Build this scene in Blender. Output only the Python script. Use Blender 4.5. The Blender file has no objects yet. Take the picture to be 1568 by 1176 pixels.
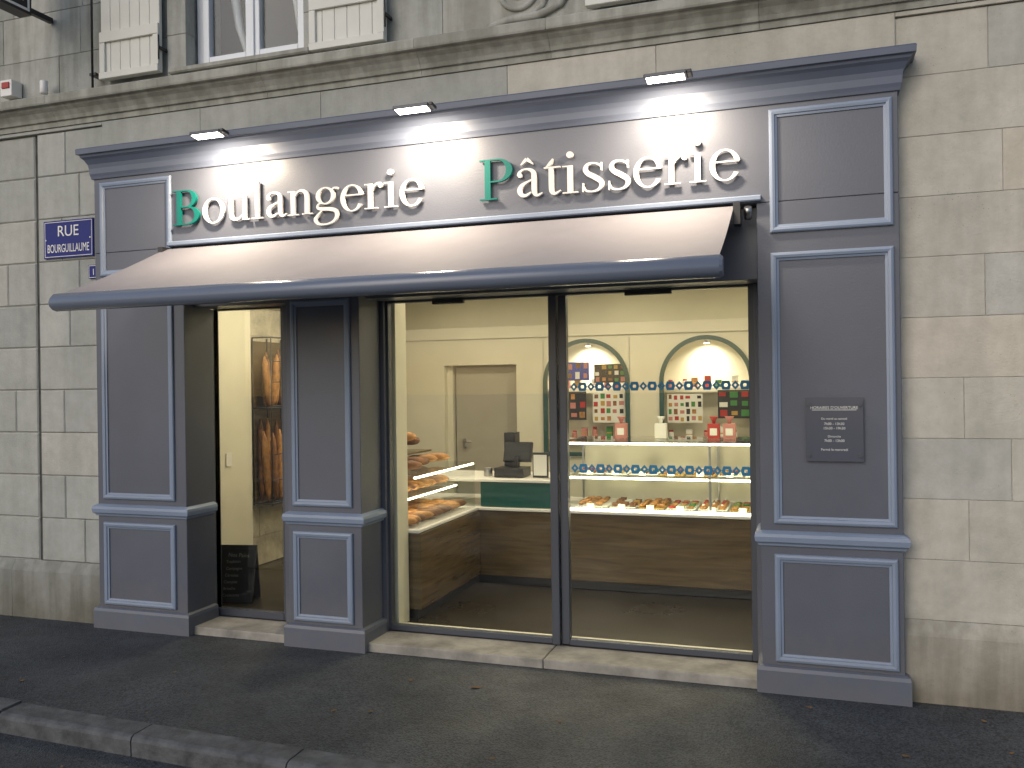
import bpy, math, random
from mathutils import Vector, Matrix
random.seed(7)
S=bpy.context.scene; C=S.collection
S.view_settings.view_transform='Standard'; S.view_settings.look='None'; S.view_settings.exposure=0; S.view_settings.gamma=1
# ------------------------------------------------------------------ materials
def newmat(name):
    m=bpy.data.materials.new(name); m.use_nodes=True
    nt=m.node_tree; return m,nt,nt.nodes,nt.links,nt.nodes['Principled BSDF']
def mat(name,col,rough=.5,metal=0,var=.12,vs=3.0,bump=0,bs=60,emit=0,ecol=None,rvar=0,spec=.5,grime=0):
    m,nt,N,L,b=newmat(name)
    tc=N.new('ShaderNodeTexCoord')
    n=N.new('ShaderNodeTexNoise'); n.inputs['Scale'].default_value=vs; n.inputs['Detail'].default_value=6; n.inputs['Roughness'].default_value=.6
    L.new(tc.outputs['Object'],n.inputs['Vector'])
    r=N.new('ShaderNodeValToRGB'); r.color_ramp.elements[0].position=.3; r.color_ramp.elements[1].position=.7
    r.color_ramp.elements[0].color=tuple(c*(1-var) for c in col)+(1,); r.color_ramp.elements[1].color=tuple(min(1,c*(1+var)) for c in col)+(1,)
    L.new(n.outputs['Fac'],r.inputs['Fac']); out=r.outputs['Color']
    if grime:
        # dust splashed up from the pavement
        sx=N.new('ShaderNodeSeparateXYZ'); L.new(tc.outputs['Object'],sx.inputs[0])
        n3=N.new('ShaderNodeTexNoise'); n3.inputs['Scale'].default_value=11; n3.inputs['Detail'].default_value=8; L.new(tc.outputs['Object'],n3.inputs['Vector'])
        ma=N.new('ShaderNodeMath'); ma.operation='MULTIPLY_ADD'; ma.inputs[1].default_value=-.55; L.new(n3.outputs['Fac'],ma.inputs[0]); L.new(sx.outputs['Z'],ma.inputs[2])
        mr=N.new('ShaderNodeMapRange'); mr.inputs['From Min'].default_value=-.25; mr.inputs['From Max'].default_value=.12; mr.inputs['To Min'].default_value=grime; mr.inputs['To Max'].default_value=0
        L.new(ma.outputs[0],mr.inputs['Value'])
        mx=N.new('ShaderNodeMix'); mx.data_type='RGBA'; L.new(mr.outputs[0],mx.inputs[0]); L.new(out,mx.inputs[6]); mx.inputs[7].default_value=(.16,.145,.12,1); out=mx.outputs[2]
    L.new(out,b.inputs['Base Color'])
    b.inputs['Roughness'].default_value=rough; b.inputs['Metallic'].default_value=metal; b.inputs['Specular IOR Level'].default_value=spec
    if rvar:
        mr=N.new('ShaderNodeMapRange'); mr.inputs['From Min'].default_value=.3; mr.inputs['From Max'].default_value=.7
        mr.inputs['To Min'].default_value=max(0,rough-rvar); mr.inputs['To Max'].default_value=min(1,rough+rvar)
        L.new(n.outputs['Fac'],mr.inputs['Value']); L.new(mr.outputs['Result'],b.inputs['Roughness'])
    if bump:
        n2=N.new('ShaderNodeTexNoise'); n2.inputs['Scale'].default_value=bs; n2.inputs['Detail'].default_value=4
        L.new(tc.outputs['Object'],n2.inputs['Vector'])
        bp=N.new('ShaderNodeBump'); bp.inputs['Strength'].default_value=bump; bp.inputs['Distance'].default_value=.01
        L.new(n2.outputs['Fac'],bp.inputs['Height']); L.new(bp.outputs['Normal'],b.inputs['Normal'])
    if emit:
        b.inputs['Emission Color'].default_value=tuple(ecol or col)+(1,)
        b.inputs['Emission Strength'].default_value=emit
    return m
def stone_mat(name,tint=(1,1,1),dirt=.5):
    m,nt,N,L,b=newmat(name)
    tc=N.new('ShaderNodeTexCoord'); at=N.new('ShaderNodeAttribute'); at.attribute_name='Col'
    def noise(s,d=6,r=.6):
        n=N.new('ShaderNodeTexNoise'); n.inputs['Scale'].default_value=s; n.inputs['Detail'].default_value=d; n.inputs['Roughness'].default_value=r
        L.new(tc.outputs['Object'],n.inputs['Vector']); return n
    def ramp(src,p0,p1,c0,c1):
        r=N.new('ShaderNodeValToRGB'); e=r.color_ramp.elements; e[0].position=p0; e[1].position=p1; e[0].color=c0+(1,); e[1].color=c1+(1,)
        L.new(src,r.inputs['Fac']); return r
    def mult(a,c,f=1):
        x=N.new('ShaderNodeMix'); x.data_type='RGBA'; x.blend_type='MULTIPLY'; x.inputs[0].default_value=f
        L.new(a,x.inputs[6]); L.new(c,x.inputs[7]); return x.outputs[2]
    big=ramp(noise(1.1,8,.65).outputs['Fac'],.35,.65,(.88,.885,.87),(1.05,1.04,1.03))
    med=ramp(noise(9,8,.7).outputs['Fac'],.3,.62,(.88,.875,.86),(1.04,1.04,1.04))
    mp=N.new('ShaderNodeMapping'); mp.inputs['Scale'].default_value=(7,7,.7); L.new(tc.outputs['Object'],mp.inputs['Vector'])
    sn=N.new('ShaderNodeTexNoise'); sn.inputs['Scale'].default_value=1.5; sn.inputs['Detail'].default_value=7; L.new(mp.outputs['Vector'],sn.inputs['Vector'])
    st=ramp(sn.outputs['Fac'],.40,.60,(.66,.66,.63),(1,1,1))
    v=N.new('ShaderNodeTexVoronoi'); v.inputs['Scale'].default_value=38; L.new(tc.outputs['Object'],v.inputs['Vector'])
    pit=ramp(v.outputs['Distance'],.04,.12,(.5,.48,.45),(1,1,1))
    pm=noise(3.1,3); pmr=ramp(pm.outputs['Fac'],.53,.60,(0,0,0),(1,1,1))
    c=mult(at.outputs['Color'],big.outputs['Color']); c=mult(c,med.outputs['Color']); c=mult(c,st.outputs['Color'],dirt)
    x=N.new('ShaderNodeMix'); x.data_type='RGBA'; x.blend_type='MULTIPLY'; L.new(pmr.outputs['Color'],x.inputs[0]); L.new(c,x.inputs[6]); L.new(pit.outputs['Color'],x.inputs[7])
    sx=N.new('ShaderNodeSeparateXYZ'); L.new(tc.outputs['Object'],sx.inputs[0])
    ad=N.new('ShaderNodeMath'); ad.operation='MULTIPLY_ADD'; ad.inputs[1].default_value=.5; L.new(noise(4,6).outputs['Fac'],ad.inputs[0]); L.new(sx.outputs['Z'],ad.inputs[2])
    lo=ramp(ad.outputs[0],.2,.75,(.55,.51,.45),(1,1,1))
    c=mult(x.outputs[2],lo.outputs['Color'])
    L.new(c,b.inputs['Base Color']); b.inputs['Roughness'].default_value=.92; b.inputs['Specular IOR Level'].default_value=.2
    bp=N.new('ShaderNodeBump'); bp.inputs['Strength'].default_value=.5; bp.inputs['Distance'].default_value=.006
    am=N.new('ShaderNodeMath'); am.operation='ADD'; L.new(noise(70,5).outputs['Fac'],am.inputs[0]); L.new(noise(12,5).outputs['Fac'],am.inputs[1])
    L.new(am.outputs[0],bp.inputs['Height']); L.new(bp.outputs['Normal'],b.inputs['Normal'])
    return m
def glass_mat(name,tint=(1,1,1),base=.04):
    m=bpy.data.materials.new(name); m.use_nodes=True; nt=m.node_tree; N=nt.nodes; L=nt.links; N.clear()
    o=N.new('ShaderNodeOutputMaterial'); mx=N.new('ShaderNodeMixShader'); t=N.new('ShaderNodeBsdfTransparent'); g=N.new('ShaderNodeBsdfGlossy')
    lw=N.new('ShaderNodeLayerWeight'); lw.inputs['Blend'].default_value=.5
    p=N.new('ShaderNodeMath'); p.operation='POWER'; p.inputs[1].default_value=5; L.new(lw.outputs['Facing'],p.inputs[0])
    q=N.new('ShaderNodeMath'); q.operation='MULTIPLY_ADD'; q.inputs[1].default_value=.9; q.inputs[2].default_value=base; L.new(p.outputs[0],q.inputs[0])
    t.inputs['Color'].default_value=tint+(1,); g.inputs['Roughness'].default_value=0
    L.new(q.outputs[0],mx.inputs[0]); L.new(t.outputs[0],mx.inputs[1]); L.new(g.outputs[0],mx.inputs[2]); L.new(mx.outputs[0],o.inputs[0]); return m
def asphalt(name,base,dampness=.5):
    m,nt,N,L,b=newmat(name)
    tc=N.new('ShaderNodeTexCoord')
    def noise(s,d=6,r=.6):
        n=N.new('ShaderNodeTexNoise'); n.inputs['Scale'].default_value=s; n.inputs['Detail'].default_value=d; n.inputs['Roughness'].default_value=r
        L.new(tc.outputs['Object'],n.inputs['Vector']); return n
    n1=noise(1.3,8,.65); v=N.new('ShaderNodeTexVoronoi'); v.inputs['Scale'].default_value=110; L.new(tc.outputs['Object'],v.inputs['Vector'])
    r=N.new('ShaderNodeValToRGB'); e=r.color_ramp.elements; e[0].position=.3; e[1].position=.7; e[0].color=tuple(c*.6 for c in base)+(1,); e[1].color=tuple(c*1.45 for c in base)+(1,)
    L.new(n1.outputs['Fac'],r.inputs['Fac'])
    r2=N.new('ShaderNodeValToRGB'); e=r2.color_ramp.elements; e[0].position=.1; e[1].position=.75; e[0].color=(.4,.4,.4,1); e[1].color=(2.1,2.1,2.1,1); L.new(v.outputs['Color'],r2.inputs['Fac'])
    x=N.new('ShaderNodeMix'); x.data_type='RGBA'; x.blend_type='MULTIPLY'; x.inputs[0].default_value=.9; L.new(r.outputs[0],x.inputs[6]); L.new(r2.outputs[0],x.inputs[7])
    L.new(x.outputs[2],b.inputs['Base Color'])
    mr=N.new('ShaderNodeMapRange'); mr.inputs['From Min'].default_value=.35; mr.inputs['From Max'].default_value=.65; mr.inputs['To Min'].default_value=.40; mr.inputs['To Max'].default_value=.8
    L.new(noise(.9,5).outputs['Fac'],mr.inputs['Value']); L.new(mr.outputs[0],b.inputs['Roughness']); b.inputs['Specular IOR Level'].default_value=.45
    bp=N.new('ShaderNodeBump'); bp.inputs['Strength'].default_value=.7; bp.inputs['Distance'].default_value=.006; L.new(v.outputs['Distance'],bp.inputs['Height'])
    bp2=N.new('ShaderNodeBump'); bp2.inputs['Strength'].default_value=.4; bp2.inputs['Distance'].default_value=.03; L.new(noise(3,5).outputs['Fac'],bp2.inputs['Height']); L.new(bp.outputs[0],bp2.inputs['Normal'])
    L.new(bp2.outputs['Normal'],b.inputs['Normal']); return m
def wood_mat(name,c0,c1,rough=.3):
    m,nt,N,L,b=newmat(name)
    tc=N.new('ShaderNodeTexCoord'); mp=N.new('ShaderNodeMapping'); mp.inputs['Scale'].default_value=(1.2,1.2,14)
    L.new(tc.outputs['Object'],mp.inputs['Vector'])
    n=N.new('ShaderNodeTexNoise'); n.inputs['Scale'].default_value=2.2; n.inputs['Detail'].default_value=9; n.inputs['Distortion'].default_value=.6; L.new(mp.outputs[0],n.inputs['Vector'])
    r=N.new('ShaderNodeValToRGB'); e=r.color_ramp.elements; e[0].position=.3; e[1].position=.7; e[0].color=c0+(1,); e[1].color=c1+(1,)
    L.new(n.outputs['Fac'],r.inputs[0]); L.new(r.outputs[0],b.inputs['Base Color']); b.inputs['Roughness'].default_value=rough; return m
PAINT=(.102,.111,.140)
m_paint=mat('painted_wood_grey',PAINT,.40,var=.08,vs=1.6,bump=.1,bs=90,rvar=.08,grime=.35)
m_mould=mat('painted_moulding_blue_grey',(.22,.27,.365),.38,var=.07,vs=2,grime=.25)
m_trim=mat('painted_trim_blue_grey',(.105,.125,.175),.4,var=.10,vs=2,grime=.4)
m_alu=mat('aluminium_frame_dark',(.065,.072,.09),.35,var=.05)
m_fabric=mat('awning_fabric',(.185,.18,.20),.75,var=.06,vs=3,bump=.12,bs=500)
m_bar=mat('awning_bar',(.14,.165,.22),.2,var=.03)
m_black=mat('black_metal',(.02,.02,.022),.4)
m_white=mat('white_enamel',(.8,.78,.74),.4,var=.03)
m_letter=mat('letter_white',(.66,.65,.63),.5,var=.02,spec=.3)
m_green=mat('letter_green',(.0,.13,.11),.4,var=.03,spec=.3)
m_stone=stone_mat('limestone',dirt=.22); m_stoned=stone_mat('limestone_weathered',dirt=.75)
m_mortar=mat('mortar',(.36,.345,.31),.95,var=.3,vs=8)
m_groove=mat('wall_groove_dark',(.12,.115,.10),.95,var=.3,vs=8)
m_step=mat('threshold_stone',(.29,.27,.235),.8,var=.4,vs=5,bump=.3,bs=40)
m_kerb=mat('kerb_granite',(.085,.088,.092),.75,var=.5,vs=9,bump=.5,bs=60)
m_pave=asphalt('pavement_asphalt',(.033,.037,.042)); m_road=asphalt('road_asphalt',(.034,.038,.042))
m_glass=glass_mat('window_glass',(.96,.97,.96),.03); m_glass2=glass_mat('showcase_glass',(.97,.985,.975),.025)
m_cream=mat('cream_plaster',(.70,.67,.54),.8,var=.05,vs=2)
m_ceil=mat('ceiling_paint',(.8,.78,.7),.8,var=.02)
m_floor=mat('floor_tiles',(.03,.024,.016),.30,var=.12,vs=1.0,rvar=.05)
m_wood=wood_mat('walnut_laminate',(.07,.045,.017),(.14,.093,.038),.26)
m_teal=mat('teal_paint',(.0,.075,.065),.35,var=.05)
m_tealf=mat('arch_frame_green',(.02,.075,.07),.4,var=.05)
m_decal=mat('blue_decal',(.01,.20,.40),.5,var=.05)
m_door=mat('door_paint',(.42,.39,.32),.5,var=.05)
m_shut=mat('shutter_paint',(.68,.67,.61),.55,var=.06,vs=3)
m_pvc=mat('white_window_frame',(.75,.77,.8),.35,var=.03)
m_dark=mat('dark_room',(.02,.022,.025),.6)
m_navy=mat('enamel_navy',(.012,.018,.17),.35,var=.1,spec=.25)
m_led=mat('led_strip',(1,.9,.6),.5,emit=14,ecol=(1,.9,.62)); m_lens=mat('lamp_lens',(1,1,1),.5,emit=18,ecol=(1,.93,.8)); m_lens.cycles.emission_sampling='NONE'
m_crust=mat('bread_crust',(.42,.20,.06),.6,var=.5,vs=14,bump=.4,bs=40)
m_crust2=mat('bread_dark',(.20,.085,.03),.6,var=.6,vs=12,bump=.5,bs=40)
m_red=mat('red_card',(.4,.03,.02),.5); m_pink=mat('pink_box',(.5,.2,.17),.5); m_blue=mat('blue_card',(.02,.05,.35),.5)
m_greenc=mat('green_card',(.05,.22,.05),.5); m_paper=mat('white_paper',(.75,.75,.70),.7,var=.02); m_gold=mat('gold_card',(.45,.28,.06),.4)
m_plexi=mat('smoked_plexiglass',(.088,.096,.122),.16,var=.03)
m_chalk=mat('chalkboard',(.015,.014,.012),.6,var=.3,vs=8); m_chalkt=mat('chalk',(.22,.21,.19),.8)
m_leaf=mat('dead_leaf',(.16,.09,.035),.7,var=.5,vs=20)
m_steel=mat('brushed_steel',(.5,.5,.5),.3,metal=1)
m_intstone=mat('interior_stone',(.45,.41,.31),.85,var=.3,vs=6,bump=.5,bs=25)
# ------------------------------------------------------------------ builder
def empty(name,parent=None):
    o=bpy.data.objects.new(name,None); o.empty_display_size=.2; C.objects.link(o)
    if parent: o.parent=parent
    return o
class M:
    def __init__(s): s.v=[];s.f=[];s.m=[];s.sm=[];s.c=[];s.mats=[]
    def mi(s,m):
        if m not in s.mats: s.mats.append(m)
        return s.mats.index(m)
    def face(s,idx,m,smooth=False,col=(1,1,1)): s.f.append(idx);s.m.append(s.mi(m));s.sm.append(smooth);s.c.append(col)
    def box(s,x0,x1,y0,y1,z0,z1,m,col=(1,1,1),mx=None):
        n=len(s.v); P=[(x0,y0,z0),(x1,y0,z0),(x1,y1,z0),(x0,y1,z0),(x0,y0,z1),(x1,y0,z1),(x1,y1,z1),(x0,y1,z1)]
        if mx is not None: P=[tuple(mx@Vector(p)) for p in P]
        s.v+=P
        for q in ((0,3,2,1),(4,5,6,7),(0,1,5,4),(1,2,6,5),(2,3,7,6),(3,0,4,7)): s.face([n+i for i in q],m,False,col)
        return s
    def quad(s,pts,m,col=(1,1,1)):
        n=len(s.v); s.v+=[tuple(p) for p in pts]; s.face(list(range(n,n+len(pts))),m,False,col)
    def sweep(s,prof,path,m,col=(1,1,1),caps=True):
        P=[Vector(p) for p in path]; k=len(P); nr=[]
        for i in range(k-1):
            d=(P[i+1]-P[i]).normalized(); nr.append(Vector((d.y,-d.x)))
        offs=[]
        for i in range(k):
            if i==0: offs.append(nr[0])
            elif i==k-1: offs.append(nr[-1])
            else: offs.append((nr[i-1]+nr[i])/(1+nr[i-1].dot(nr[i])))
        n=len(s.v); L=len(prof)
        for i in range(k):
            for o,z in prof:
                q=P[i]+offs[i]*o; s.v.append((q.x,q.y,z))
        for i in range(k-1):
            for j in range(L-1):
                a=n+i*L+j; s.face([a,a+L,a+L+1,a+1],m,False,col)
        if caps:
            s.face([n+j for j in range(L)],m,False,col); s.face([n+(k-1)*L+j for j in reversed(range(L))],m,False,col)
        return s
    def frame(s,x0,x1,z0,z1,y,prof,m):
        n=len(s.v); L=len(prof)
        for d,h in prof: s.v+=[(x0+d,y-h,z0+d),(x1-d,y-h,z0+d),(x1-d,y-h,z1-d),(x0+d,y-h,z1-d)]
        for j in range(L-1):
            for k in range(4):
                a=n+j*4+k; b=n+j*4+(k+1)%4; s.face([a,b,b+4,a+4],m)
        return s
    def tube(s,pts,rad,m,n=8,col=(1,1,1),flat=1.0,cap=True):
        P=[Vector(p) for p in pts]; base=len(s.v); k=len(P)
        if not isinstance(rad,(list,tuple)): rad=[rad]*k
        up=Vector((0,0,1))
        for i in range(k):
            d=(P[min(i+1,k-1)]-P[max(i-1,0)]).normalized()
            u=up if abs(d.z)<.9 else Vector((0,1,0))
            a=d.cross(u).normalized(); b=a.cross(d).normalized()
            for j in range(n):
                t=2*math.pi*j/n; s.v.append(tuple(P[i]+a*math.cos(t)*rad[i]+b*math.sin(t)*rad[i]*flat))
        for i in range(k-1):
            for j in range(n):
                a=base+i*n+j; b=base+i*n+(j+1)%n; s.face([a,b,b+n,a+n],m,True,col)
        if cap:
            s.face([base+j for j in reversed(range(n))],m,False,col); s.face([base+(k-1)*n+j for j in range(n)],m,False,col)
        return s
    def make(s,name,parent=None,bevel=0,seg=1):
        me=bpy.data.meshes.new(name); me.from_pydata(s.v,[],s.f); 
        for m in s.mats: me.materials.append(m)
        me.polygons.foreach_set('material_index',s.m); me.polygons.foreach_set('use_smooth',s.sm)
        ca=me.color_attributes.new('Col','FLOAT_COLOR','CORNER')
        for p,c in zip(me.polygons,s.c):
            for li in p.loop_indices: ca.data[li].color=(c[0],c[1],c[2],1)
        me.update(); o=bpy.data.objects.new(name,me); C.objects.link(o)
        if parent: o.parent=parent
        if bevel:
            b=o.modifiers.new('Bevel','BEVEL'); b.width=bevel; b.segments=seg; b.limit_method='ANGLE'; b.angle_limit=math.radians(40)
        return o
def text(name,body,size,loc,m,parent,rot=(math.pi/2,0,0),ext=.0006,align='CENTER',xs=1,bold=0):
    c=bpy.data.curves.new(name,'FONT'); c.body=body; c.size=size; c.extrude=ext; c.align_x=align; c.materials.append(m); c.offset=bold
    o=bpy.data.objects.new(name,c); C.objects.link(o); o.location=loc; o.rotation_euler=rot; o.scale=(xs,1,1); o.parent=parent; return o
# ------------------------------------------------------------------ stone building
XL,XR=-5.1,.5
bld=empty('stone_building')
def stonecol(left=False,z=1):
    r=random.random(); g=random.uniform(.94,1.05)
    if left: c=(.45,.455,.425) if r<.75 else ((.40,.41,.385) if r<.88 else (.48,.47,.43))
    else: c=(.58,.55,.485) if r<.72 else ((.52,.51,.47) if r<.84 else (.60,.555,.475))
    return tuple(x*g for x in c)
def block(o,x0,x1,z0,z1,y,m,col,j=.0015,ch=.0025,d=.1):
    x0+=j;x1-=j;z0+=j;z1-=j;n=len(o.v)
    o.v+=[(x0,y+d,z0),(x1,y+d,z0),(x1,y+d,z1),(x0,y+d,z1),(x0,y+ch,z0),(x1,y+ch,z0),(x1,y+ch,z1),(x0,y+ch,z1),(x0+ch,y,z0+ch),(x1-ch,y,z0+ch),(x1-ch,y,z1-ch),(x0+ch,y,z1-ch)]
    for a in (0,4):
        for k in range(4):
            p=n+a+k;q=n+a+(k+1)%4; o.face([p,q,q+4,p+4],m,False,col)
    o.face([n+8,n+9,n+10,n+11],m,False,col)
def courses(o,x0,x1,z0,z1,h,y,m,left,wmin=.45,wmax=.95,j=.0015,ch=.0025):
    z=z0;row=0
    while z<z1-.02:
        zt=min(z+h,z1); x=x0; first=True
        while x<x1-.01:
            w=random.uniform(wmin,wmax)
            if first: w*=.55 if row%2 else 1.0
            first=False
            xe=x+w
            if x1-xe<.22: xe=x1
            block(o,x,xe,z,zt,y+random.uniform(0,.0015),m,stonecol(left,z),j,ch); x=xe
        z=zt;row+=1
H=.338; YW=.10
w=M()
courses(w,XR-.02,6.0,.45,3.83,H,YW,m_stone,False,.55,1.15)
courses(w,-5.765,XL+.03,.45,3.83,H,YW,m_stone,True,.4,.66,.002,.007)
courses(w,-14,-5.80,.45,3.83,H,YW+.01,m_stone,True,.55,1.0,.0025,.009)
w.make('ashlar_wall',bld)
w=M()
w.box(XR-.02,6.0,YW+.005,.5,-.1,3.83,m_mortar); w.box(-5.76,XL+.03,YW+.016,.5,-.1,3.83,m_mortar); w.box(-5.80,-5.761,YW+.03,.5,-.1,3.83,m_groove); w.box(-14,-5.801,YW+.022,.5,-.1,3.83,m_mortar); w.box(XL+.031,XR-.021,.17,.5,3.43,3.83,m_mortar)
w.make('mortar_core',bld)
w=M()
for a,b,lf in ((XR-.0,6.0,False),(-14,XL,True)):
    x=a
    while x<b-.01:
        xe=min(b,x+random.uniform(.8,1.4))
        if b-xe<.3: xe=b
        c=stonecol(lf); c=tuple(q*.8 for q in c)
        w.sweep([(0,-.12),(.045,-.12),(.045,.37),(.04,.385),(.015,.43),(0,.45)],[(x+.0015,YW),(xe-.0015,YW)],m_stoned,c); x=xe
w.make('base_course',bld)
w=M()
for a,b,zb in ((-14,XL,3.832),(XL,XR,3.43),(XR,6,3.832)):
    x=a
    while x<b-.01:
        xe=x+random.uniform(.9,1.5)
        if b-xe<.4: xe=b
        block(w,x,xe,zb,3.86,YW-.015,m_stone,stonecol(x<-3),.0012,.002); x=xe
w.make('frieze',bld)
w=M(); x=-14
while x<6:
    xe=min(6,x+random.uniform(.8,1.3)); g=random.uniform(.88,1.0); c=(.45*g,.445*g,.40*g)
    w.sweep([(0,3.862),(.025,3.862),(.028,3.90),(.045,3.905),(.055,3.93),(.08,3.965),(.105,3.985),(.11,4.0),(.145,4.003),(.15,4.015),(.15,4.065),(.14,4.075),(0,4.12)],[(x+.001,YW),(xe-.001,YW)],m_stoned,c); x=xe
w.make('string_course',bld)
w=M()
U=.13
def up(x0,x1,z0,z1,y=U): courses(w,x0,x1,z0,z1,.36,y,m_stoned,True,.5,1.0,.0015,.0025)
up(-14,-4.50,4.08,6.2); up(-3.12,6,4.08,6.2)
up(-4.50,-4.33,4.08,6.2,U-.02); up(-3.33,-3.12,4.08,6.2,U-.02); up(-4.33,-3.33,4.08,4.17,U-.02)
w.make('upper_wall',bld)
w=M()
w.box(-14,-4.345,U+.02,.55,3.83,6.2,m_mortar); w.box(-3.315,6,U+.02,.55,3.83,6.2,m_mortar); w.box(-4.345,-3.315,U+.04,.55,3.83,4.165,m_mortar)
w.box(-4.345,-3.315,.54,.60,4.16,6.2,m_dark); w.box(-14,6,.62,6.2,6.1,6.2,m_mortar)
w.make('upper_core',bld)
w=M()
sc=(.44,.435,.40)
def spiral(cx,cz,r0,turns,dirn,ph=0):
    pts=[];rad=[]
    k=60
    for i in range(k):
        t=i/(k-1); a=ph+dirn*t*turns*2*math.pi; r=r0*(1-.82*t)
        pts.append((cx+r*math.cos(a),U-.002,cz+r*math.sin(a))); rad.append(.024*(1-.45*t))
    w.tube(pts,rad,m_stoned,6,sc)
spiral(-1.72,4.36,.20,2.2,1,-1.4)
w.tube([(-1.95,U,4.14),(-1.8,U-.01,4.165),(-1.6,U-.01,4.165),(-1.45,U-.005,4.22),(-1.34,U-.002,4.38)],[.02,.03,.03,.025,.02],m_stoned,6,sc)
w.make('carved_scroll',bld)
w=M()
def pvc(x0,x1,z0,z1,y0,y1): w.box(x0,x1,y0,y1,z0,z1,m_pvc)
pvc(-4.33,-4.27,4.17,6,.24,.31); pvc(-3.39,-3.33,4.17,6,.24,.31); pvc(-4.27,-3.39,4.17,4.225,.24,.31)
for a,b in ((-4.268,-3.835),(-3.825,-3.392)):
    pvc(a,a+.055,4.227,6,.225,.285); pvc(b-.055,b,4.227,6,.225,.285); pvc(a+.056,b-.056,4.227,4.285,.225,.285)
pvc(-3.85,-3.81,4.225,6,.21,.224)
w.make('upper_window_frame',bld,.004)
M().box(-4.2,-3.45,.26,.266,4.28,6,m_glass).make('upper_window_glass',bld)
w=M(); w.sweep([(0,4.12),(.10,4.12),(.11,4.13),(.11,4.155),(0,4.172)],[(-4.42,U),(-3.24,U)],m_stoned,sc); w.make('window_sill',bld)
w=M()
w.tube([(-4.24,.50,6),(-4.2,.5,5.0),(-4.14,.5,4.6),(-4.04,.5,4.3)],[.04,.04,.03,.02],m_pvc,8); w.tube([(-3.66,.5,6),(-3.64,.5,4.9),(-3.60,.5,4.5)],[.05,.04,.02],m_pvc,8); w.make('pane_reflection',bld)  # white tubes behind the panes, shaped to imitate a curved reflection
def shutter(x0,x1,z0,name='window_shutter'):
    w=M(); n=6; y=.055; st=(x1-x0)/n
    for i in range(n): w.box(x0+i*st+.0015,x0+(i+1)*st-.0015,y,y+.03,z0,6.1,m_shut)
    w.box(x0+.004,x1-.004,y+.006,y+.024,z0+.002,6.0,m_shut)
    w.box(x0,x1,y-.028,y-.001,z0+.0,z0+.05,m_shut); w.box(x0,x1,y-.02,y-.001,z0+.28,z0+.36,m_shut)
    w.box(x0,x0+.05,y-.02,y-.001,z0+.052,z0+.278,m_shut); w.box(x1-.05,x1,y-.02,y-.001,z0+.052,z0+.278,m_shut)
    w.make(name,bld,.003)
    k=M(); k.box(x1+.005,x1+.02,.03,.125,z0+.16,z0+.18,m_black); k.tube([(x1+.014,.025,z0+.08),(x1+.014,.025,z0+.26)],.006,m_black,6); k.make('shutter_catch',bld)
shutter(-5.07,-4.52,4.16); shutter(-3.24,-2.66,4.13); shutter(-1.27,-.7,4.14)
w=M(); w.tube([(-5.13,.03,4.1),(-5.13,.03,6)],.009,m_black,6); w.box(-5.16,-5.10,.03,.12,4.2,4.22,m_black); w.make('shutter_bar',bld)
# -------------------------------------------------- interior shell (part of building)
FZ=.06; YB=4.8
w=M()
w.box(-5.15,-5.10,.34,5.4,FZ,3.0,m_cream); w.box(.55,.60,.34,5.4,FZ,3.0,m_cream)
w.box(-5.10,-5.04,.40,1.85,FZ,3.0,m_cream)
w.box(-5.15,.6,.30,5.4,3.0,3.1,m_ceil)
w.box(-5.15,.6,.16,.30,2.83,3.0,m_cream)
w.box(-2.85,-2.80,.425,.60,FZ,2.42,m_cream); w.box(-2.85,-.29,.43,.50,FZ,FZ+.016,m_cream); w.box(-4.29,-3.67,.43,.50,FZ,FZ+.016,m_cream)  # low cream floor strips have the warm reflected light put into their colour
w.box(-.325,-.30,.43,.55,FZ,2.42,m_cream)
for a,b in ((-5.1,-4.29),(-3.34,-2.99),(-1.95,-1.60),(-.55,.6)): w.box(a,b,YB,YB+.1,FZ,2.36,m_cream)
w.box(-4.29,-3.34,YB,YB+.1,2.04,2.36,m_cream); w.box(-5.1,.6,YB-.03,YB+.1,2.362,3.0,m_cream)
w.box(-4.30,-4.22,YB+.1,YB+.3,FZ,2.1,m_cream)
for cx in (-2.47,-1.075):
    R=.525; w.box(cx-R+.005,cx+R-.005,YB,YB+.1,FZ,.92,m_cream)
    n=24; z0=1.80
    for i in range(n):
        a0=math.pi*(1-i/n); a1=math.pi*(1-(i+1)/n)
        p0=(cx+R*math.cos(a0),z0+R*math.sin(a0)); p1=(cx+R*math.cos(a1),z0+R*math.sin(a1))
        w.quad([(p0[0],YB,p0[1]),(p1[0],YB,p1[1]),(p1[0],YB,2.361),(p0[0],YB,2.361)],m_cream)
        w.quad([(p0[0],YB,p0[1]),(p0[0],YB+.32,p0[1]),(p1[0],YB+.32,p1[1]),(p1[0],YB,p1[1])],m_cream)
    w.box(cx-R-.03,cx+R+.03,YB+.32,YB+.36,.9,2.36,m_cream)
    w.box(cx-R-.03,cx-R-.001,YB+.1,YB+.32,.9,1.8,m_cream); w.box(cx+R+.001,cx+R+.03,YB+.1,YB+.32,.9,1.8,m_cream)
    w.box(cx-R,cx+R,YB+.1,YB+.32,.89,.92,m_cream)
w.box(-5.15,.6,5.4,5.5,0,3.1,m_cream)
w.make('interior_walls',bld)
w=M(); z=FZ; r_=0
while z<3.0:
    y=1.86-(.2 if r_%2 else 0)
    while y<4.8:
        ye=y+random.uniform(.35,.6); a=max(y,1.86)+.002; b_=min(ye,4.79)-.002
        if b_-a>.02: w.box(-5.0995,-5.085,a,b_,z+.002,min(z+.28,3.0)-.002,m_intstone)
        y=ye
    z+=.28; r_+=1
w.make('interior_stone_wall',bld,.003)
w=M(); w.box(-5.15,.6,.33,5.4,-.05,FZ,m_floor)
w.make('interior_floor',bld)
w=M()
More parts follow.
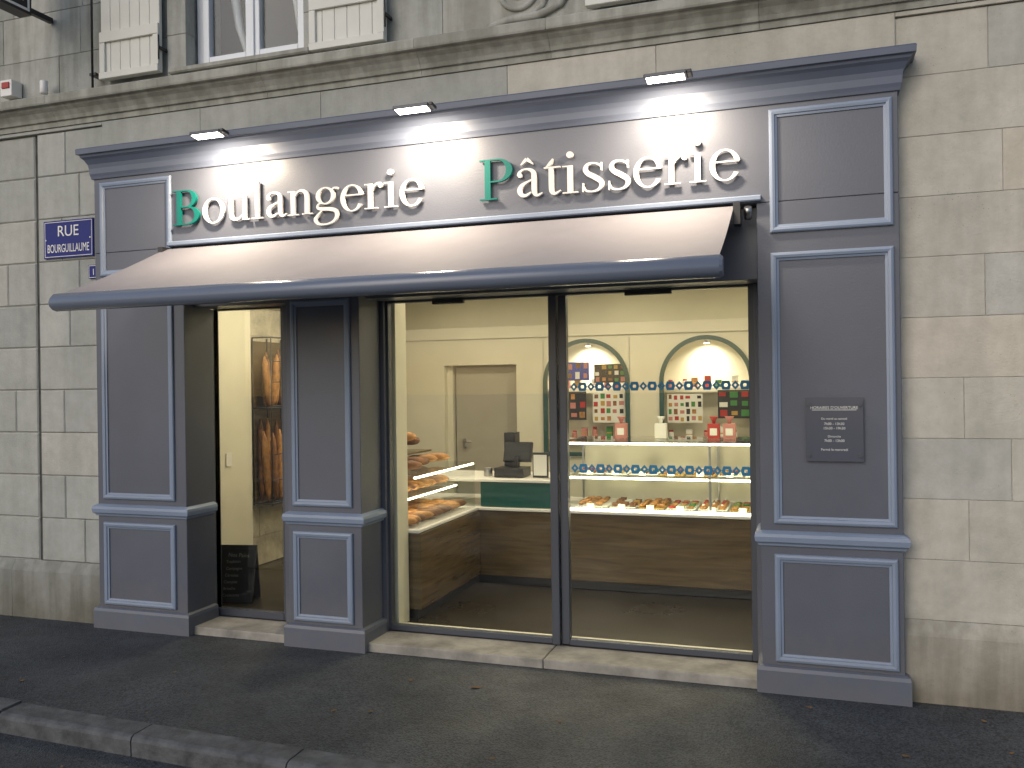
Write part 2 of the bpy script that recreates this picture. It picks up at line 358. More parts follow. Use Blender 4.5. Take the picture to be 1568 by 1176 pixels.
for cx in (-2.47,-1.075):
    R=.525;n=32;pts=[(cx-R,.93)]+[(cx+R*math.cos(math.pi*(1-i/n)),1.8+R*math.sin(math.pi*(1-i/n))) for i in range(n+1)]+[(cx+R,.93)]
    pin=[(cx-R+.05,.98)]+[(cx+(R-.05)*math.cos(math.pi*(1-i/n)),1.8+(R-.05)*math.sin(math.pi*(1-i/n))) for i in range(n+1)]+[(cx+R-.05,.98)]
    for i in range(len(pts)):
        j=(i+1)%len(pts); a,b,c,d=pts[i],pts[j],pin[j],pin[i]
        w.quad([(a[0],YB-.03,a[1]),(b[0],YB-.03,b[1]),(c[0],YB-.03,c[1]),(d[0],YB-.03,d[1])],m_tealf)
        w.quad([(a[0],YB,a[1]),(b[0],YB,b[1]),(b[0],YB-.03,b[1]),(a[0],YB-.03,a[1])],m_tealf)
        w.quad([(d[0],YB+.01,d[1]),(c[0],YB+.01,c[1]),(c[0],YB-.03,c[1]),(d[0],YB-.03,d[1])],m_tealf)
w.make('niche_arch_frames',bld)
w=M(); w.box(-4.2,-3.36,YB+.16,YB+.2,FZ,2.02,m_door); w.box(-4.10,-4.07,YB+.11,YB+.16,1.0,1.12,m_steel); w.tube([(-4.09,YB+.1,1.08),(-3.98,YB+.1,1.08)],.01,m_steel,6)
w.make('back_door',bld,.004)
w=M(); w.box(-5.035,-5.03,1.45,1.53,1.08,1.2,m_white); w.make('light_switch',bld)
for i,(x,y) in enumerate(((-4.2,1.6),(-2.5,1.3),(-.8,1.3),(-3.8,3.4),(-2.0,3.6),(-.5,3.4))):
    g=empty('ceiling_spotlight'); g.location=(x,y,2.99)
    k=M(); k.tube([(0,0,0),(0,0,-.03)],.09,m_white,16); k.tube([(0,0,-.031),(0,0,-.034)],.075,m_lens,16); k.make('downlight',g)
    l=bpy.data.lights.new('bulb','AREA'); l.shape='DISK'; l.size=.35; l.energy=22 if y<2 else 19; l.color=(1,.86,.60)
    lo=bpy.data.objects.new('bulb',l); C.objects.link(lo); lo.parent=g; lo.location=(0,0,-.06)
for cx in (-2.47,-1.075):
    g=empty('niche_spotlight'); g.location=(cx,YB+.12,2.24)
    k=M(); k.tube([(0,0,.06),(0,0,0)],.035,m_white,12); k.tube([(0,0,-.001),(0,0,-.003)],.03,m_lens,12); k.make('downlight',g)
    l=bpy.data.lights.new('bulb','SPOT'); l.energy=34; l.spot_size=math.radians(130); l.spot_blend=.9; l.shadow_soft_size=.03; l.color=(1,.90,.68)
    lo=bpy.data.objects.new('bulb',l); C.objects.link(lo); lo.parent=g; lo.location=(0,0,-.02); lo.rotation_euler=(math.radians(30),0,0)
# ------------------------------------------------------------------ shopfront
sf=empty('bakery_shopfront')
w=M()
w.box(XL,-4.29,0,.30,0,2.83,m_paint); w.box(-3.43,-2.86,0,.30,0,2.42,m_paint); w.box(-.26,XR,0,.30,0,2.83,m_paint)
w.box(-4.60,-4.295,.301,.40,0,2.40,m_paint); w.box(-3.66,-2.83,.301,.42,.06,2.42,m_paint); w.box(-.30,.5,.301,.40,0,2.40,m_paint)
w.box(-4.288,-.262,.10,.33,2.40,2.825,m_paint)
w.box(XL,XR,.0,.16,2.832,3.42,m_paint)
w.make('pilasters_and_fascia',sf,.003)
mp=[(0,0),(0,.012),(.005,.018),(.016,.021),(.03,.018),(.034,.011),(.046,.008),(.046,0)]
w=M()
for x0,x1 in ((-5.04,-4.385),(-3.39,-2.925),(-.185,.47)):
    w.frame(x0,x1,.18,.80,0,mp,m_mould); w.frame(x0,x1,.975,2.535 if x0!=-3.39 else 2.40,0,mp,m_mould)
    if x0!=-3.39: w.frame(x0,x1,2.65,3.36,0,mp,m_mould)
w.make('panel_mouldings',sf)
rail=[(0,.845),(.012,.848),(.016,.86),(.03,.872),(.034,.90),(.03,.918),(.012,.93),(0,.935)]
pl=[(0,-.01),(.03,-.01),(.03,.13),(.024,.15),(.008,.158),(0,.16)]
w=M()
for x0,x1 in ((XL,-4.29),(-3.43,-2.86),(-.26,XR)):
    pth=[(x0,.31),(x0,0),(x1,0),(x1,.31)]
    w.sweep(rail,pth,m_mould,caps=False); w.sweep(pl,pth,m_trim,caps=False)
w.make('rails_and_plinths',sf)
w=M()
cor=[(0,3.39),(.012,3.392),(.016,3.41),(.022,3.43),(.024,3.47),(.03,3.50),(.05,3.535),(.066,3.55),(.07,3.565),(.088,3.57),(.09,3.605),(.085,3.613),(0,3.625)]
w.sweep(cor,[(XL,.16),(XL,0),(XR,0),(XR,.16)],m_trim,caps=False)
w.make('cornice',sf)
w=M(); w.sweep([(0,2.835),(.035,2.838),(.04,2.845),(.04,2.865),(.03,2.872),(0,2.876)],[(-4.40,.0),(-.235,0)],m_mould)
w.make('fascia_bottom_trim',sf)
w=M(); FY0,FY1=.335,.395
def al(x0,x1,z0,z1,y0=FY0,y1=FY1): w.box(x0,x1,y0,y1,z0,z1,m_alu)
al(-4.345,-4.295,.062,2.40); al(-3.70,-3.66,.062,2.40); al(-4.294,-3.701,.062,.115); al(-4.294,-3.701,2.39,2.43)
al(-2.86,-2.812,.062,2.42); al(-.335,-.285,.062,2.42); al(-2.811,-.336,2.385,2.44)
al(-2.811,-1.625,.062,.10); al(-1.505,-.336,.062,.10)
al(-1.622,-1.568,.062,2.384,.32,.38); al(-1.562,-1.508,.062,2.384,.35,.41)
w.box(-2.45,-2.22,.29,.333,2.36,2.385,m_black); w.box(-1.10,-.80,.29,.333,2.36,2.385,m_black)
w.make('glazing_frames',sf,.003)
w=M(); w.box(-4.294,-3.702,.36,.366,.11,2.39,m_glass); w.box(-2.81,-1.60,.36,.366,.10,2.39,m_glass); w.box(-1.53,-.336,.375,.381,.10,2.39,m_glass)
w.make('glazing_glass',sf)
w=M()
for z in (1.775,1.235):
    x=-1.49; i=0
    while x<-.36:
        hw,hh=(.026,.03)
        P=[(x,z),(x+hw,z+hh),(x+2*hw,z),(x+hw,z-hh)] if i%2==0 else [(x+.004,z+hh*.95),(x+2*hw-.004,z+hh*.95),(x+2*hw+.006,z),(x+2*hw-.004,z-hh*.95),(x+.004,z-hh*.95),(x-.006,z)]
        cx=x+hw; k=.36; n=len(P)
        for a in range(n):
            p,q=P[a],P[(a+1)%n]; pi=(cx+(p[0]-cx)*k,z+(p[1]-z)*k); qi=(cx+(q[0]-cx)*k,z+(q[1]-z)*k)
            w.quad([(p[0],.3735,p[1]),(q[0],.3735,q[1]),(qi[0],.3735,qi[1]),(pi[0],.3735,pi[1])],m_decal)
        x+=2*hw+.006; i+=1
w.make('door_stickers',sf)
w=M(); w.box(-4.288,-3.432,.03,.5,-.02,.058,m_step); w.box(-2.858,-1.6,.02,.5,-.02,.058,m_step); w.box(-1.596,-.262,.022,.5,-.02,.057,m_step); w.make('threshold_steps',sf,.008,2)
# ------------------------------------------------------------------ lettering
let=empty('shop_sign_lettering')
def cr(pts,k=8):
    out=[];n=len(pts)
    if n==2: return pts
    for i in range(n-1):
        p0=pts[max(i-1,0)];p1=pts[i];p2=pts[i+1];p3=pts[min(i+2,n-1)]
        for j in range(k):
            t=j/k; out.append(tuple(.5*((2*b)+(-a+c)*t+(2*a-5*b+4*c-d)*t*t+(-a+3*b-3*c+d)*t**3) for a,b,c,d in zip(p0,p1,p2,p3)))
    out.append(pts[-1]); return out
class G:
    def __init__(s): s.p=[]
    def st(s,*pts):
        q=cr(list(pts));A=[];B=[]
        for i in range(len(q)):
            a=q[max(i-1,0)];b=q[min(i+1,len(q)-1)];dx,dy=b[0]-a[0],b[1]-a[1];l=math.hypot(dx,dy) or 1;h=q[i][2]*.47
            A.append((q[i][0]-dy/l*h,q[i][1]+dx/l*h));B.append((q[i][0]+dy/l*h,q[i][1]-dx/l*h))
        s.p.append((A,B)); return s
    def re(s,x0,y0,x1,y1): s.p.append(([(x0,y1),(x1,y1)],[(x0,y0),(x1,y0)])); return s
    def arc(s,cx,cy,rx,ry,wx,wy,a0,a1,k=28):
        A=[];B=[]
        for i in range(k+1):
            t=math.radians(a0+(a1-a0)*i/k);c,n=math.cos(t),math.sin(t)
            A.append((cx+(rx-wx)*c,cy+(ry-wy)*n));B.append((cx+rx*c,cy+ry*n))
        s.p.append((A,B)); return s
    def dot(s,x,y,r): return s.arc(x,y,r,r,r-.5,r-.5,0,360,18)
def glyph(ch):
    g=G()
    if ch in 'BP':
        g.re(100,0,192,662).re(18,0,99,24).re(18,638,99,662)
    if ch=='B':
        g.re(193,0,330,24).re(193,638,315,662).re(193,326,330,350)
        g.arc(315,494,205,168,94,24,-90,90).arc(330,175,250,175,100,24,-90,90); adv=620
    elif ch=='P':
        g.re(193,638,310,662).re(193,282,310,306).arc(310,472,235,190,100,24,-90,90).re(193,0,300,24); adv=575
    elif ch=='o': g.arc(250,221,225,240,78,24,0,360,48); adv=500
    elif ch=='u':
        g.st((112,436,80),(112,150,80),(122,70,78),(180,26,56),(260,30,40),(345,92,22)).re(10,430,70,450).re(345,0,425,450).re(280,430,344,450).re(426,0,490,20); adv=500
    elif ch=='l': g.re(97,0,177,683).re(18,660,96,683).re(20,0,96,20).re(178,0,258,20); adv=278
    elif ch in 'aâ':
        g.st((68,350,60),(85,405,46),(150,446,26),(235,440,44),(295,395,72),(308,320,82),(308,120,82),(322,40,66),(365,14,42),(435,48,18)).dot(88,352,36)
        g.st((300,278,24),(205,240,34),(115,185,62),(82,110,82),(112,38,66),(180,24,46),(262,70,24))
        if ch=='â': g.st((105,520,20),(180,590,56),(200,606,60)).st((200,606,60),(222,590,56),(297,520,20))
        adv=444
    elif ch=='n': g.re(74,0,152,440).re(12,420,73,440).re(12,0,73,20).re(153,0,222,20).st((150,350,24),(205,415,30),(275,440,44),(345,408,72),(378,320,80),(378,10,80)).re(290,0,338,20).re(418,0,488,20); adv=500
    elif ch=='g':
        g.arc(228,305,178,155,68,24,0,360,40).st((345,400,24),(400,432,34),(468,420,40))
        g.st((140,185,22),(85,140,36),(95,92,54),(170,72,62),(300,62,68),(410,28,74),(440,-60,62),(380,-160,44),(240,-205,28),(100,-190,46),(38,-120,60),(75,-45,44),(160,40,22)); adv=490
    elif ch=='e': g.arc(232,221,212,240,78,24,14,330,44).re(95,262,425,284); adv=450
    elif ch=='r': g.re(74,0,152,440).re(12,420,73,440).re(12,0,73,20).re(153,0,245,20).st((150,320,22),(195,395,34),(250,435,42),(305,425,56)).dot(300,398,42); adv=345
    elif ch=='i': g.re(94,0,174,440).re(20,420,93,440).re(20,0,93,20).re(175,0,255,20).dot(135,610,52); adv=278
    elif ch=='t': g.st((132,450,80),(132,130,80),(145,45,70),(195,18,44),(278,62,18)).re(20,424,270,448).st((50,448,8),(120,500,60),(160,575,14)); adv=285
    elif ch=='s':
        g.st((330,350,22),(305,405,34),(215,443,26),(125,425,50),(88,355,74),(130,285,82),(225,225,88),(315,155,84),(330,85,70),(280,22,42),(190,-2,26),(95,22,36),(52,110,22)).re(318,320,340,446).re(42,-2,64,140); adv=389
    return g,adv
def word(s,x0,x1,zb,cap,mats,name):
    tot=sum(glyph(c)[1] for c in s); sx=(x1-x0)/tot; sz=cap/662; x=x0
    for ci,c in enumerate(s):
        g,adv=glyph(c); m=mats[0] if ci==0 else mats[1]; w=M()
        for k,(A,B) in enumerate(g.p):
            y0=-.030-.0004*k; y1=-.012; n=len(w.v); L=len(A)
            for a,b in zip(A,B):
                for (p,y) in ((a,y0),(b,y0),(a,y1),(b,y1)): w.v.append((x+p[0]*sx,y,zb+p[1]*sz))
            for i in range(L-1):
                a=n+i*4; b=a+4
                w.face([a,a+1,b+1,b],m);w.face([a+2,b+2,b+3,a+3],m);w.face([a,b,b+2,a+2],m);w.face([a+1,a+3,b+3,b+1],m)
            w.face([n,n+2,n+3,n+1],m);w.face([n+L*4-4,n+L*4-3,n+L*4-1,n+L*4-2],m)
        w.make(name+'_letter',let); x+=adv*sx
word('Boulangerie',-4.36,-2.35,2.985,.252,(m_green,m_letter),'boulangerie')
word('Pâtisserie',-1.97,-.34,2.975,.258,(m_green,m_letter),'patisserie')
# ------------------------------------------------------------------ floodlights
for i,x in enumerate((-3.83,-2.30,-.73)):
    g=empty('floodlight'); g.location=(x,-.30,3.515); tilt=math.radians(8)
    k=M(); R=Matrix.Rotation(-tilt,4,'X')
    k.box(-.12,.12,-.042,.042,0,.022,m_alu,mx=R); k.box(.121,.148,-.036,.036,.002,.024,m_black,mx=R)
    k.tube([(.0,.035,.015),(0,.12,.06),(0,.24,.10)],.007,m_alu,6); k.tube([(-.08,.035,.015),(-.08,.12,.06),(-.08,.24,.10)],.007,m_alu,6)
    k.make('lamp_body',g,.004)
    k=M(); k.box(-.105,.105,-.034,.034,-.004,-.0005,m_lens,mx=R); k.make('lamp_lens',g)
    l=bpy.data.lights.new('bulb','AREA'); l.shape='RECTANGLE'; l.size=.2; l.size_y=.06; l.energy=28; l.color=(1,.82,.60)
    lo=bpy.data.objects.new('bulb',l); C.objects.link(lo); lo.parent=g; lo.location=(0,0,-.03); lo.rotation_euler=(math.radians(17),0,0)
# ------------------------------------------------------------------ awning
aw=empty('retractable_awning')
AX0,AX1=-4.42,-.385
w=M(); nx=40; ny=10
for i in range(nx+1):
    for j in range(ny+1):
        x=AX0+(AX1-AX0)*i/nx; t=j/ny; sag=.014*math.sin(math.pi*t)*(1+.25*math.sin(i*.55))
        w.v.append((x,-.04+(-1.0+.04)*t,2.815+(2.395-2.815)*t-sag))
for i in range(nx):
    for j in range(ny):
        a=i*(ny+1)+j; w.face([a,a+1,a+ny+2,a+ny+1],m_fabric,True)
w.make('fabric',aw)
w=M(); pr=[(-.985,2.40),(-1.0,2.405),(-1.03,2.398),(-1.055,2.375),(-1.066,2.345),(-1.06,2.315),(-1.04,2.297),(-1.01,2.29),(-.985,2.295),(-.975,2.34)]
n=len(pr); X=[AX0-.02,AX0-.005,AX1+.005,AX1+.02]; scl=[.8,1,1,.8]; cy,cz=-1.02,2.345
b=len(w.v)
for x,s_ in zip(X,scl):
    for y,z in pr: w.v.append((x,cy+(y-cy)*s_,cz+(z-cz)*s_))
for i in range(3):
    for j in range(n): w.face([b+i*n+j,b+i*n+(j+1)%n,b+(i+1)*n+(j+1)%n,b+(i+1)*n+j],m_bar,i==1)
w.face([b+j for j in range(n)],m_bar); w.face([b+3*n+j for j in reversed(range(n))],m_bar)
w.make('front_bar',aw)
w=M()
w.tube([(AX0+.02,-.03,2.765),(AX1-.02,-.03,2.765)],.045,m_alu,12)
for x in (AX0+.01,AX1+.02): w.box(x-.02,x+.02,-.10,-.001,2.70,2.825,m_black)
w.tube([(AX1+.08,-.02,2.74),(AX1+.08,-.06,2.8)],.022,m_steel,8)
for xs,dr in ((AX0+.3,1),(AX1-.3,-1)):
    w.tube([(xs,-.05,2.66),(xs+dr*.25,-.50,2.50),(xs+dr*.02,-.98,2.34)],.022,m_alu,8); w.box(xs-.04,xs+.04,-.08,-.0,2.62,2.72,m_black)
w.make('roller_and_arms',aw)
# ------------------------------------------------------------------ signs
sg=empty('street_name_sign')
w=M(); w.box(-5.69,-5.20,.085,.098,2.835,3.13,m_navy); w.frame(-5.68,-5.21,2.845,3.12,.085,[(0,0),(0,.001),(.005,.001),(.005,0)],m_white); w.make('plate',sg,.003)
w=M()
for x in (-5.665,-5.225): w.tube([(x,.084,2.98),(x,.08,2.98)],.006,m_steel,8)
w.make('screws',sg)
text('line_1','RUE',.12,(-5.445,.0835,3.005),m_white,sg); text('line_2','BOURGUILLAUME',.092,(-5.445,.0835,2.88),m_white,sg,xs=.565)
sg=empty('house_number_plate'); w=M(); w.box(-5.25,-5.14,.086,.098,2.66,2.765,m_navy); w.frame(-5.245,-5.145,2.665,2.76,.086,[(0,0),(0,.001),(.004,.001),(.004,0)],m_white); w.make('plate',sg); text('number','1',.07,(-5.20,.085,2.685),m_white,sg)
sg=empty('projecting_shop_sign')
w=M(); w.box(-5.68,-5.56,-.95,-.12,4.66,5.5,m_black); w.box(-5.64,-5.60,-.12,.12,4.70,4.74,m_black); w.box(-5.64,-5.60,-.12,.12,5.2,5.24,m_black)
w.box(-5.559,-5.555,-.93,-.14,4.68,4.70,m_white); w.box(-5.559,-5.555,-.16,-.14,4.701,5.4,m_white); w.make('sign_box',sg,.004)
text('lettering','BOULANGERIE',.17,(-5.556,-.19,4.745),m_white,sg,rot=(math.pi/2,0,math.pi/2),align='RIGHT')
sg=empty('alarm_box'); w=M(); w.box(-6.05,-5.93,.02,.12,4.14,4.27,m_white); w.box(-6.03,-5.95,.012,.02,4.2,4.25,m_red); w.tube([(-5.62,.04,4.12),(-5.62,.04,4.22)],.03,m_white,10); w.make('box',sg,.01)
sg=empty('opening_hours_plaque')
w=M(); w.box(-.005,.30,-.026,-.020,1.34,1.70,m_plexi)
for x in (.012,.283):
    for z in (1.375,1.66): w.tube([(x,0,z),(x,-.034,z)],.012,m_alu,10)
w.make('plate',sg)
for z,t,s in ((1.635,'HORAIRES D\'OUVERTURE',.022),(1.575,'Du mardi au samedi',.017),(1.545,'7h00 - 13h30',.02),(1.52,'15h30 - 19h30',.02),(1.475,'Dimanche',.017),(1.45,'7h00 - 13h00',.02),(1.40,'Fermé le mercredi',.019)):
    text('text_line',t,s,(.147,-.0265,z),m_paper,sg,ext=.0003)
w=M(); w.box(.03,.265,-.0268,-.0262,1.628,1.631,m_paper); w.make('rule',sg)
# ------------------------------------------------------------------ interior furniture
cc=empty('bakery_counter')
w=M(); w.box(-2.71,.5,1.85,2.7,FZ+.08,.70,m_wood); w.box(-3.5,-2.711,.62,2.7,FZ+.08,.70,m_wood); w.box(-2.75,.5,1.90,2.65,FZ,FZ+.08,m_black); w.box(-3.45,-2.755,.65,2.6,FZ,FZ+.08,m_black)
w.make('wood_front',cc,.004)
w=M(); w.box(-2.72,.5,1.835,2.7,.705,.73,m_white); w.box(-3.5,-2.721,.61,2.7,.705,.73,m_white)
w.box(-3.35,-1.98,1.86,2.55,.95,.975,m_white); w.make('white_tops',cc,.004)
w=M(); w.box(-2.71,-1.99,1.87,1.90,.735,.948,m_teal); w.make('teal_front',cc,.004)
sc_=empty('pastry_showcase')
w=M()
w.box(-1.95,.5,2.02,2.6,1.0,1.01,m_glass2)
w.box(-1.95,.5,1.87,2.6,1.30,1.312,m_glass2)
w.box(-1.95,.5,1.87,1.876,.75,1.295,m_glass2); w.make('glass',sc_)
w=M()
for z,y in ((1.283,1.9),(.982,2.0),(.735,1.85)): w.box(-1.95,.5,y,y+.02,z,z+.016,m_led)
w.make('led_strips',sc_)
w=M()
for x in (-1.97,-.75,.48): w.box(x,x+.018,1.88,1.9,.75,1.28,m_steel); w.box(x,x+.018,2.58,2.6,.74,1.30,m_steel)
w.box(-1.95,.5,2.61,2.63,.74,1.25,m_cream)
w.make('frame',sc_)
s2=empty('bread_showcase')
w=M(); w.box(-2.745,-2.739,.64,1.82,.735,1.12,m_glass2); w.box(-3.45,-2.745,.64,1.82,1.12,1.13,m_glass2); w.box(-3.4,-2.9,.64,1.82,.93,.94,m_glass2); w.make('glass',s2)
w=M(); w.box(-2.77,-2.75,.64,1.82,1.105,1.117,m_led); w.box(-2.93,-2.91,.64,1.82,.915,.925,m_led); w.box(-3.47,-3.46,.64,1.82,.735,1.6,m_cream); w.make('led_and_back',s2)
def loaf(w,c,l,r,ang,m,n=8,bend=0,flat=.75):
    k=9;pts=[];rd=[]
    for i in range(k):
        t=i/(k-1)-.5; u=t*l; v=bend*(t*t*4)
        pts.append((c[0]+u*math.cos(ang)-v*math.sin(ang),c[1]+u*math.sin(ang)+v*math.cos(ang),c[2]))
        rd.append(max(.004,r*(1-abs(2*t)**3.0)**.6*(1+.06*random.uniform(-1,1)+(.07 if i%2 else 0))))
    w.tube(pts,rd,m,n,flat=flat)
w=M()
for z,y0,y1 in ((.745,1.98,2.5),(1.015,2.08,2.5)):
    x=-1.88
    while x<.4:
        wd=random.uniform(.16,.3); kind=random.choice([0,1,2,3])
        w.box(x,x+wd,y0,y1,z,z+.006,random.choice([m_white,m_paper,m_gold]))
        y=y0+.05
        while y<y1-.03:
            xx=x+.04
            while xx<x+wd-.02:
                if random.random()<.15: xx+=.075; continue
                if kind==0: loaf(w,(xx,y,z+.025),.07,.02,random.uniform(0,3),m_crust,6,.02)
                elif kind==1: w.tube([(xx,y,z+.007),(xx,y,z+.03),(xx,y,z+.036)],[.028,.03,.015],m_crust,8); w.tube([(xx,y,z+.036),(xx,y,z+.048)],[.012,.008],random.choice([m_red,m_paper]),6)
                elif kind==2: w.box(xx-.025,xx+.025,y-.02,y+.02,z+.007,z+.035,random.choice([m_crust2,m_gold,m_paper]))
                else: w.tube([(xx,y,z+.007),(xx,y,z+.022)],.028,random.choice([m_red,m_greenc,m_gold,m_crust]),8)
                xx+=.075
            y+=.09
        w.box(x+wd/2-.03,x+wd/2+.03,y0-.04,y0-.037,z+.0,z+.035,m_paper)
        x+=wd+.02
w.make('pastries',sc_)
w=M()
for z,xa,xb in ((.76,-3.3,-2.80),(.97,-3.3,-2.95)):
    y=.70
    while y<1.78:
        for x in (xa+.1,xa+.27,xa+.42):
            if x<xb: loaf(w,(x,y,z+.02),.2,.042,random.uniform(-.4,.4),random.choice([m_crust,m_crust,m_crust2]),8,random.uniform(0,.03))
        y+=.1
for i in range(14): loaf(w,(random.uniform(-3.35,-2.95),.75+i*.06,1.17+random.uniform(0,.03)),.24,.045,random.uniform(-.6,.6),random.choice([m_crust,m_crust2]),8)
for i in range(10): loaf(w,(random.uniform(-3.4,-3.1),.8+i*.07,1.30+random.uniform(0,.08)),.2,.05,random.uniform(-.6,.6),random.choice([m_crust,m_crust2]),8)
w.box(-3.45,-3.05,.7,1.6,1.235,1.25,m_wood)
w.make('breads',s2)
cr_=empty('cash_register')
w=M(); w.box(-2.62,-2.35,1.98,2.2,.98,1.06,m_black)
R=Matrix.Translation((-2.45,2.1,1.06))@Matrix.Rotation(math.radians(-20),4,'X')
w.box(-.13,.13,-.01,.02,.05,.23,m_black,mx=R); w.box(-.115,.115,-.014,-.011,.065,.215,m_dark,mx=R); w.box(-2.47,-2.43,2.08,2.13,1.05,1.16,m_black)
w.box(-2.27,-2.13,2.0,2.02,.98,1.2,m_black,); w.box(-2.26,-2.14,1.996,1.999,1.0,1.18,m_paper); w.box(-2.60,-2.5,2.2,2.35,.98,1.36,m_black)
w.box(-2.05,-1.99,2.05,2.12,.98,1.1,m_crust2); w.tube([(-2.72,2.1,.976),(-2.72,2.1,1.05)],.04,m_steel,12)
w.make('terminal',cr_,.006)
nc=empty('niche_shelves'); w=M()
for cx in (-2.47,-1.075):
    for z in (1.13,1.72): w.box(cx-.5,cx+.5,YB+.06,YB+.3,z,z+.012,m_white)
    for z in (1.143,1.733):
        x=cx-.42
        while x<cx+.42:
            h=random.uniform(.07,.15); m=random.choice([m_red,m_gold,m_pink,m_paper,m_crust,m_greenc])
            if random.random()<.6: w.tube([(x,YB+.14,z),(x,YB+.14,z+h*.7),(x,YB+.14,z+h*.8)],[.032,.032,.022],m_paper if random.random()<.4 else m_pink,10); w.tube([(x,YB+.14,z+h*.8),(x,YB+.14,z+h)],.026,m_red,10)
            else: w.box(x-.035,x+.035,YB+.12,YB+.18,z,z+h,m); w.box(x-.037,x+.037,YB+.118,YB+.182,z+h*.4,z+h*.5,m_gold)
            x+=random.uniform(.10,.22)
w.make('shelves_and_jars',nc,.002)
po=empty('product_poster'); w=M()
def poster(x0,x1,z0,z1,base,grid):
    y=YB+.04; w.box(x0,x1,y,y+.004,z0,z1,base); nx,nz=grid; ms=[m_red,m_greenc,m_gold,m_crust,m_crust2,m_pink,m_black,m_paper]
    for i in range(nx):
        for j in range(nz):
            a=x0+(x1-x0)*(i+random.uniform(.1,.3))/nx; b=x0+(x1-x0)*(i+random.uniform(.7,.95))/nx; c=z0+(z1-z0)*(j+random.uniform(.15,.35))/nz; d=z0+(z1-z0)*(j+random.uniform(.7,.95))/nz
            w.box(a,b,y-.002,y-.0002,c,d,random.choice(ms))
poster(-2.40,-2.02,1.33,1.68,m_paper,(5,4)); poster(-1.52,-1.12,1.33,1.66,m_paper,(6,4)); poster(-.95,-.6,1.38,1.70,m_dark,(3,3)); poster(-2.8,-2.48,1.36,1.70,m_dark,(3,3))
poster(-2.72,-2.44,1.83,2.05,m_blue,(3,2)); poster(-2.38,-2.0,1.80,2.02,m_dark,(5,3))
w.make('sheets',po)
pg=empty('gift_bags'); w=M()
for x,c in ((-1.55,m_pink),(-.75,m_red),(-.62,m_pink),(-2.1,m_gold),(-1.2,m_paper)):
    w.box(x-.05,x+.05,2.3,2.38,1.313,1.44,c); w.tube([(x,2.34,1.44),(x,2.34,1.47),(x,2.34,1.50)],[.012,.02,.04],c,8); w.box(x-.03,x+.03,2.297,2.2995,1.34,1.40,m_paper)
w.make('bags',pg,.004)
br=empty('baguette_rack'); w=M()
for z in (.68,1.60,2.28): w.tube([(-5.07,1.92,z),(-4.86,1.92,z),(-4.86,2.9,z),(-5.07,2.9,z)],.008,m_black,6)
for z in (.9,1.15,1.85,2.05,.70,1.62): w.tube([(-4.86,1.92,z),(-4.86,2.9,z)],.005,m_black,6)
for y in (1.92,2.16,2.4,2.64,2.9): w.tube([(-4.86,y,.66),(-4.86,y,1.66 if y not in (1.92,2.9) else 2.28)],.006,m_black,6); w.tube([(-5.07,y,.66),(-5.07,y,2.28)],.008,m_black,6)
w.box(-5.06,-4.87,1.93,2.89,.67,.675,m_black); w.box(-5.06,-4.87,1.93,2.89,1.59,1.595,m_black)
w.box(-5.08,-5.073,1.93,2.89,.68,2.25,m_wood)
w.make('rack_frame',br)
w=M()
for zb,h in ((.68,.82),(1.60,.58)):
    for i in range(22):
        y=1.97+.042*i+random.uniform(-.01,.01); x=random.choice([-5.02,-4.96,-4.91]); hh=h*random.uniform(.8,1.0); dx,dy=random.uniform(-.03,.03),random.uniform(-.06,.06)
        k=9; w.tube([(x+dx*t/8,y+dy*t/8,zb+.01+hh*t/8) for t in range(k)],[max(.006,.033*(1-abs(t/4-1)**3)**.5*(1.08 if t%2 else .96)) for t in range(k)],random.choice([m_crust,m_crust2,m_crust2]),8)
w.make('baguettes',br)
cb=empty('chalkboard_sign'); R=Matrix.Translation((-4.40,.68,FZ))@Matrix.Rotation(math.radians(12),4,'Z')@Matrix.Rotation(math.radians(-14),4,'X')@Matrix.Scale(.86,4)
w=M(); w.box(-.16,.16,0,.012,.02,.50,m_chalk,mx=R)
for a in ((-.18,-.16,0,.54),(.16,.18,0,.54)): w.box(a[0],a[1],-.006,.016,a[2],a[3],m_black,mx=R)
w.box(-.16,.16,-.006,.016,.50,.54,m_black,mx=R); w.box(-.16,.16,-.006,.016,0,.02,m_black,mx=R)
R2=Matrix.Translation((-4.44,.86,FZ))@Matrix.Rotation(math.radians(12),4,'Z')@Matrix.Rotation(math.radians(8),4,'X'); w.box(-.15,.15,0,.012,0,.44,m_black,mx=R2)
w.make('board',cb)
for i,t in enumerate(('Nos Pains','Tradition','Campagne','Céréales','Complet','Brioche','Croissants')):
    c=bpy.data.curves.new('chalk_line','FONT'); c.body=t; c.size=.052 if i==0 else .038; c.extrude=.0003; c.materials.append(m_chalkt)
    o=bpy.data.objects.new('chalk_line',c); C.objects.link(o); o.parent=cb; o.matrix_world=R@Matrix.Translation((-.13+random.uniform(0,.04),-.001,.43-.062*i))@Matrix.Rotation(math.pi/2,4,'X')@Matrix.Rotation(random.uniform(-.04,.06),4,'Z')
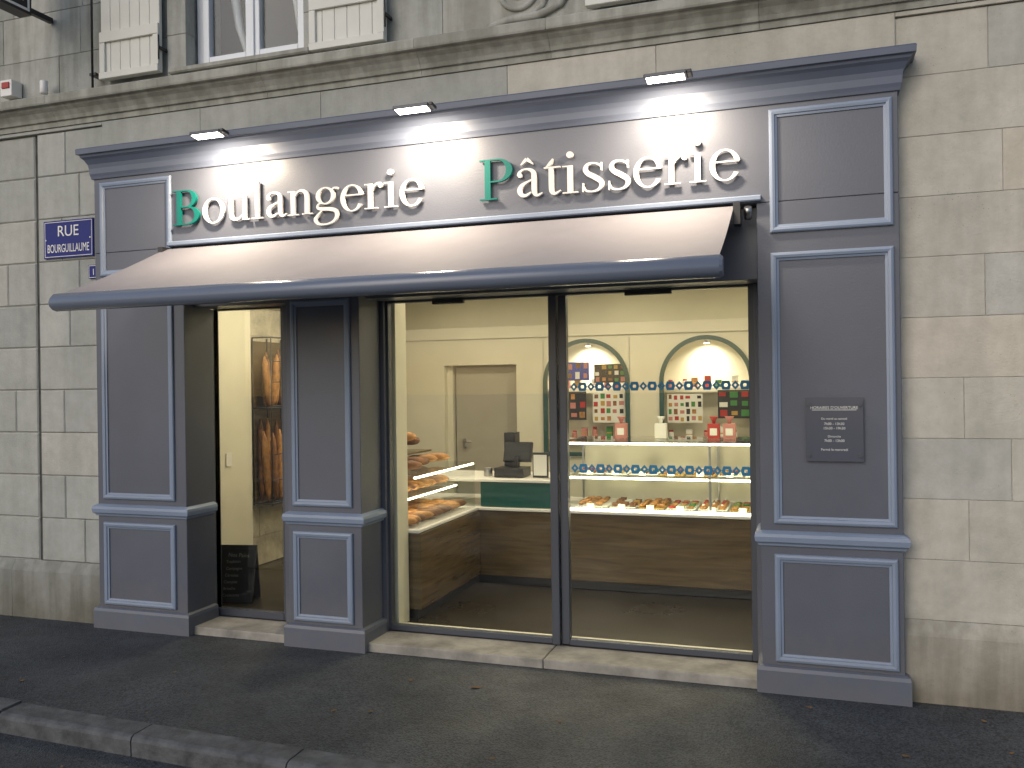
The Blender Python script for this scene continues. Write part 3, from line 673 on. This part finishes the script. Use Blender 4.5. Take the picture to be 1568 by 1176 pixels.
# ------------------------------------------------------------------ ground
def ky(x): return -1.41-.04*(x+4.3)
g=M(); g.quad([(-150,-150,-.11),(150,-150,-.11),(150,150,-.11),(-150,150,-.11)],m_road); g.make('road')
w=M(); w.quad([(-40,ky(-40)+.0,0),(30,ky(30),0),(30,.45,0),(-40,.45,0)],m_pave); w.make('pavement')
w=M(); x=-40
while x<30:
    xe=x+1.0+random.uniform(-.05,.05)
    if x<-4.3<xe: xe=-4.30
    lift=.012 if x<-4.31 else 0
    w.sweep([(0,-.2),(.15,-.2),(.155,-.03),(.148,-.012),(.13,-.002+lift),(.0,.004+lift),(0,-.01)],[(x+.004,ky(x)),(xe-.004,ky(xe))],m_kerb)
    x=xe
w.make('kerb',None)
w=M()
for i in range(40):
    x=random.uniform(-6,2); y=random.uniform(-1.4,-.1) if i%5 else random.uniform(-2,-1.7); z=.003 if y>-1.45 else -.107
    a=random.uniform(0,6.28); L=random.uniform(.006,.017)
    if i%8==0: L*=1.9
    P=[(math.cos(a+k*math.pi/3)*L*(1 if k%3 else 1.5),math.sin(a+k*math.pi/3)*L*(.7 if k%3 else 1.5)) for k in range(6)]
    w.quad([(x+p[0],y+p[1],z+random.uniform(0,.008)) for p in P],m_leaf)
w.make('fallen_leaves')
# ------------------------------------------------------------------ world, sun, camera
W=bpy.data.worlds.new('World'); S.world=W; W.use_nodes=True; nt=W.node_tree; bg=nt.nodes['Background']
sk=nt.nodes.new('ShaderNodeTexSky'); sk.sky_type='NISHITA'; sk.sun_disc=False; sk.sun_elevation=math.radians(30); sk.sun_rotation=math.radians(200); sk.dust_density=2; sk.ozone_density=2
nt.links.new(sk.outputs[0],bg.inputs[0]); bg.inputs[1].default_value=.122
sl=bpy.data.lights.new('sun','SUN'); sl.energy=.6; sl.angle=math.radians(40); sl.color=(1,.96,.91)
so=bpy.data.objects.new('sun',sl); C.objects.link(so)
d=Vector((math.sin(math.radians(20))*1,math.cos(math.radians(20)),-math.tan(math.radians(30)))).normalized()
so.rotation_euler=d.to_track_quat('-Z','Y').to_euler()
cd=bpy.data.cameras.new('Camera'); cd.sensor_width=36; cd.lens=36*1330/1568; cd.clip_end=500
cam=bpy.data.objects.new('Camera',cd); C.objects.link(cam); S.camera=cam
cam.matrix_world=Matrix.Translation((0,-5.235,1.8))@Matrix.Rotation(math.radians(18.7),4,'Z')@Matrix.Rotation(math.pi/2,4,'X')@Matrix.Rotation(-.0135,4,'Z')
